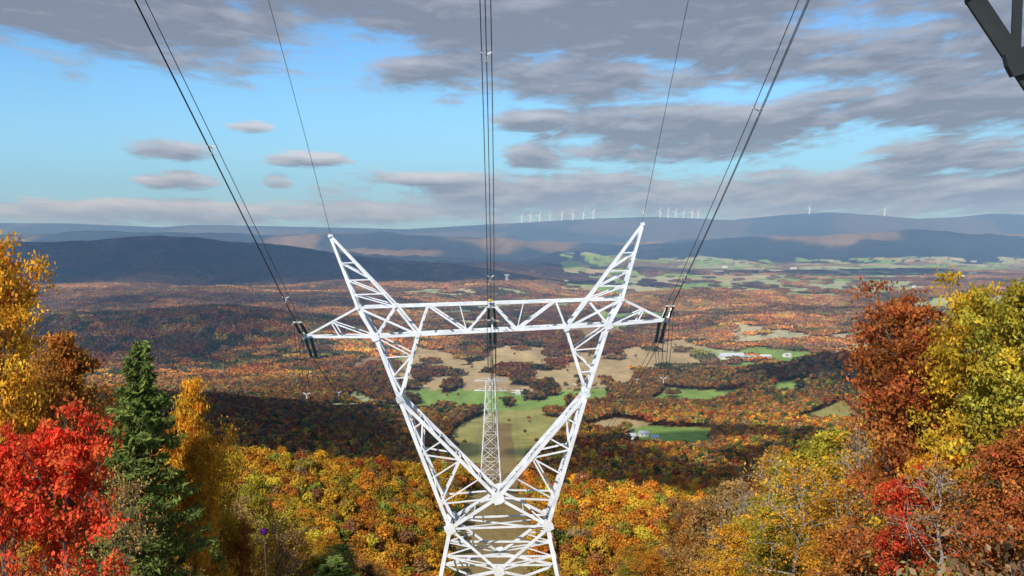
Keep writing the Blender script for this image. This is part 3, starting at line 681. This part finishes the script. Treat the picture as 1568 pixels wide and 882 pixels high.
# ---------- clouds overhead that throw the shadows on the valley
def cloudmat(name,op):
    m,nt,o=newmat(name); d=N(nt,'ShaderNodeBsdfDiffuse'); tr=N(nt,'ShaderNodeBsdfTransparent'); ms=N(nt,'ShaderNodeMixShader'); ms.inputs[0].default_value=op; d.inputs[0].default_value=(.85,.85,.87,1)
    nt.links.new(tr.outputs[0],ms.inputs[1]); nt.links.new(d.outputs[0],ms.inputs[2]); nt.links.new(ms.outputs[0],o.inputs['Surface']); return m
M_cloud=cloudmat('cloud_mass',.66); M_cloudt=cloudmat('cloud_thin',.36)
SUN=Vector((-.35,-.70,.62)).normalized()
def cloud(sx,sy,rx,ry,zc,seed,zs,mat=None):
    off=SUN*((zc-zs)/SUN.z); cx=sx+off.x; cy=sy+off.y; n=70
    t=np.linspace(-1.4,1.4,n); X,Yc=np.meshgrid(t,t); r=np.sqrt(X**2+Yc**2); th=1-r+ (fbm(X*2.2+seed,Yc*2.2+seed*1.7,5)-.5)*1.7
    T=np.clip(th,0,1)**.5*.22*min(rx,ry)*(.6+.8*fbm(X*4+seed,Yc*4,3)); mk=th>0
    V=[]
    for k_ in (1,-.2):
        V.append(np.stack([cx+X.ravel()*rx,cy+Yc.ravel()*ry,zc+T.ravel()*k_],1))
    ii=np.arange(n*n).reshape(n,n); q=np.stack([ii[:-1,:-1].ravel(),ii[:-1,1:].ravel(),ii[1:,1:].ravel(),ii[1:,:-1].ravel()],1)
    keep=mk.ravel()[q].any(1); q=q[keep]
    me=quadmesh('cloud',np.concatenate(V),np.concatenate([q,q+n*n]),[mat or M_cloud],smooth=True); link(bpy.data.objects.new('cloud',me))
cloud(-490,1120,400,400,1300,3.0,-270)
cloud(420,970,400,270,1300,5.0,-270)
cloud(860,1880,340,290,1300,8.0,-300)
cloud(-1900,5750,1950,720,1500,12.0,-150)
cloud(-1900,3900,1100,320,1500,15.0,-250,M_cloudt)
cloud(-950,2700,560,300,1500,23.0,-300,M_cloudt)
cloud(-300,3750,450,160,1500,31.0,-300,M_cloudt)
cloud(1300,3500,700,170,1500,19.0,-340,M_cloudt)
cloud(2300,6900,1000,330,1600,27.0,-330)
cloud(200,7300,1100,300,1700,35.0,-330)
# ---------- haze over the far valley (air volume)
m,nt,o=newmat('valley_air'); vs=N(nt,'ShaderNodeVolumeScatter'); vs.inputs['Color'].default_value=(.34,.60,1,1); vs.inputs['Density'].default_value=8.5e-5; vs.inputs['Anisotropy'].default_value=0
nt.links.new(vs.outputs[0],o.inputs['Volume'])
bx=[(-21500,700,-420),(21500,700,-420),(21500,17500,-420),(-21500,17500,-420),(-21500,700,300),(21500,700,300),(21500,17500,300),(-21500,17500,300)]
me=bpy.data.meshes.new('haze'); me.from_pydata(bx,[],[(0,3,2,1),(4,5,6,7),(0,1,5,4),(1,2,6,5),(2,3,7,6),(3,0,4,7)]); me.materials.append(m); link(bpy.data.objects.new('haze',me))
# ---------- world sky with clouds
w=bpy.data.worlds.new('World'); scene.world=w; w.use_nodes=True; nt=w.node_tree; nt.nodes.clear(); Lk=nt.links.new
out=N(nt,'ShaderNodeOutputWorld'); bg=N(nt,'ShaderNodeBackground'); Lk(bg.outputs[0],out.inputs[0]); bg.inputs['Strength'].default_value=.1
sky=N(nt,'ShaderNodeTexSky'); sky.sky_type='NISHITA'; sky.sun_disc=False; sky.sun_elevation=math.asin(SUN.z); sky.sun_rotation=math.atan2(SUN.x,SUN.y); sky.altitude=600; sky.air_density=1.0; sky.dust_density=.6; sky.ozone_density=2.0
tc=N(nt,'ShaderNodeTexCoord'); sp=N(nt,'ShaderNodeSeparateXYZ'); Lk(tc.outputs['Generated'],sp.inputs[0])
def M(op,a,b=None,c=None,clamp=False):
    n=N(nt,'ShaderNodeMath',operation=op); n.use_clamp=clamp
    for i,s in enumerate((a,b,c)):
        if s is None: continue
        if isinstance(s,(int,float)): n.inputs[i].default_value=s
        else: Lk(s,n.inputs[i])
    return n.outputs[0]
az=M('ARCTAN2',sp.outputs[0],sp.outputs[1]); el0=M('ARCSINE',sp.outputs[2])
blobs=[(150,-20,760,112),(760,0,420,100),(1150,30,520,118),(1480,50,300,100),(900,118,330,38),(1090,196,240,46),(1000,228,170,20),(1440,158,260,38),(1470,240,170,28),(200,324,420,20),(900,300,420,38),(1350,296,460,42),(250,226,80,22),(300,276,70,16),(462,245,62,12),(380,195,50,12),(815,240,50,20),(820,183,60,18),(640,105,110,26),(660,275,120,16),(420,278,36,12),(560,325,300,22)]
BL=[]
for u,v,ru,rv in blobs:
    p=P(u,v,1); BL.append((math.atan2(p.x,p.y),math.atan2(p.z,math.hypot(p.x,p.y)),ru/F,rv/F))
def density(el):
    e=M('MAXIMUM',M('ADD',el,.11),.03)
    qx=M('DIVIDE',M('MULTIPLY',az,1.7),e); qy=M('MULTIPLY',M('LOGARITHM',e,2.718),6.2)
    cb=N(nt,'ShaderNodeCombineXYZ'); Lk(qx,cb.inputs[0]); Lk(qy,cb.inputs[1]); cb.inputs[2].default_value=3.3
    n=N(nt,'ShaderNodeTexNoise'); n.inputs['Scale'].default_value=1.0; n.inputs['Detail'].default_value=6; n.inputs['Roughness'].default_value=.52; n.inputs['Distortion'].default_value=.25; Lk(cb.outputs[0],n.inputs['Vector'])
    nb=N(nt,'ShaderNodeTexNoise'); nb.inputs['Scale'].default_value=3.4; nb.inputs['Detail'].default_value=5; nb.inputs['Roughness'].default_value=.6; nb.inputs['Distortion'].default_value=.4; Lk(cb.outputs[0],nb.inputs['Vector'])
    cur=None
    for a,b,ra,rb in BL:
        dx=M('MULTIPLY',M('SUBTRACT',az,a),1/ra); dy=M('MULTIPLY',M('SUBTRACT',el,b),1/rb)
        d=M('SUBTRACT',1,M('SQRT',M('ADD',M('MULTIPLY',dx,dx),M('MULTIPLY',dy,dy))))
        d=M('MINIMUM',d,.6)
        cur=d if cur is None else M('MAXIMUM',cur,d)
    cur=M('MAXIMUM',cur,-.85)
    hi=N(nt,'ShaderNodeMapRange'); hi.inputs['From Min'].default_value=.20; hi.inputs['From Max'].default_value=.30; hi.inputs['To Min'].default_value=-.9; hi.inputs['To Max'].default_value=.15; Lk(el,hi.inputs['Value'])
    cur=M('MAXIMUM',cur,hi.outputs[0])
    s=M('ADD',cur,M('MULTIPLY',M('SUBTRACT',n.outputs['Fac'],.5),1.9))
    s=M('ADD',s,M('MULTIPLY',M('SUBTRACT',nb.outputs['Fac'],.5),1.25))
    return s
s0=density(el0); s1=density(M('ADD',el0,.009))
def ramp(v,a,b):
    r=N(nt,'ShaderNodeMapRange'); r.interpolation_type='SMOOTHSTEP'; r.inputs['From Min'].default_value=a; r.inputs['From Max'].default_value=b; Lk(v,r.inputs['Value']); return r.outputs[0]
dens=ramp(s0,-.12,.45)
lit=M('ADD',M('MULTIPLY',M('SUBTRACT',s0,s1),.85),M('MULTIPLY',M('SUBTRACT',.66,s0),.50)); lit=M('MAXIMUM',M('MINIMUM',M('ADD',lit,M('MULTIPLY',ramp(el0,.075,.0),.16)),1.0),0.0)
mx=N(nt,'ShaderNodeMix',data_type='RGBA'); mx.inputs['A'].default_value=(2.35,2.55,3.1,1); mx.inputs['B'].default_value=(6.6,6.8,7.5,1); Lk(lit,mx.inputs['Factor'])
hs=N(nt,'ShaderNodeMix',data_type='RGBA',blend_type='MULTIPLY'); hs.inputs['Factor'].default_value=1; hs.inputs['B'].default_value=(.78,1.25,1.60,1); Lk(sky.outputs[0],hs.inputs['A'])
hz=N(nt,'ShaderNodeMix',data_type='RGBA'); hz.inputs['B'].default_value=(3.1,6.3,8.8,1); Lk(hs.outputs['Result'],hz.inputs['A']); Lk(M('MULTIPLY',ramp(el0,.19,.0),.88),hz.inputs['Factor'])
fm=N(nt,'ShaderNodeMix',data_type='RGBA'); Lk(M('MULTIPLY',dens,.93),fm.inputs['Factor']); Lk(hz.outputs['Result'],fm.inputs['A']); Lk(mx.outputs['Result'],fm.inputs['B']); Lk(fm.outputs['Result'],bg.inputs['Color'])
# ---------- sun
sl=bpy.data.lights.new('sun','SUN'); sl.energy=4.8; sl.angle=math.radians(.53); sl.color=(1,.95,.87); so=link(bpy.data.objects.new('sun',sl)); so.rotation_euler=SUN.to_track_quat('Z','Y').to_euler()
# ---------- camera
cd=bpy.data.cameras.new('camera'); cd.sensor_width=36; cd.lens=36*F/1568; cd.clip_start=.1; cd.clip_end=60000
co=link(bpy.data.objects.new('camera',cd)); co.rotation_euler=(math.pi/2-PITCH,0,0); scene.camera=co
scene.view_settings.view_transform='Standard'; scene.view_settings.look='None'; scene.view_settings.exposure=0
print('DONE')
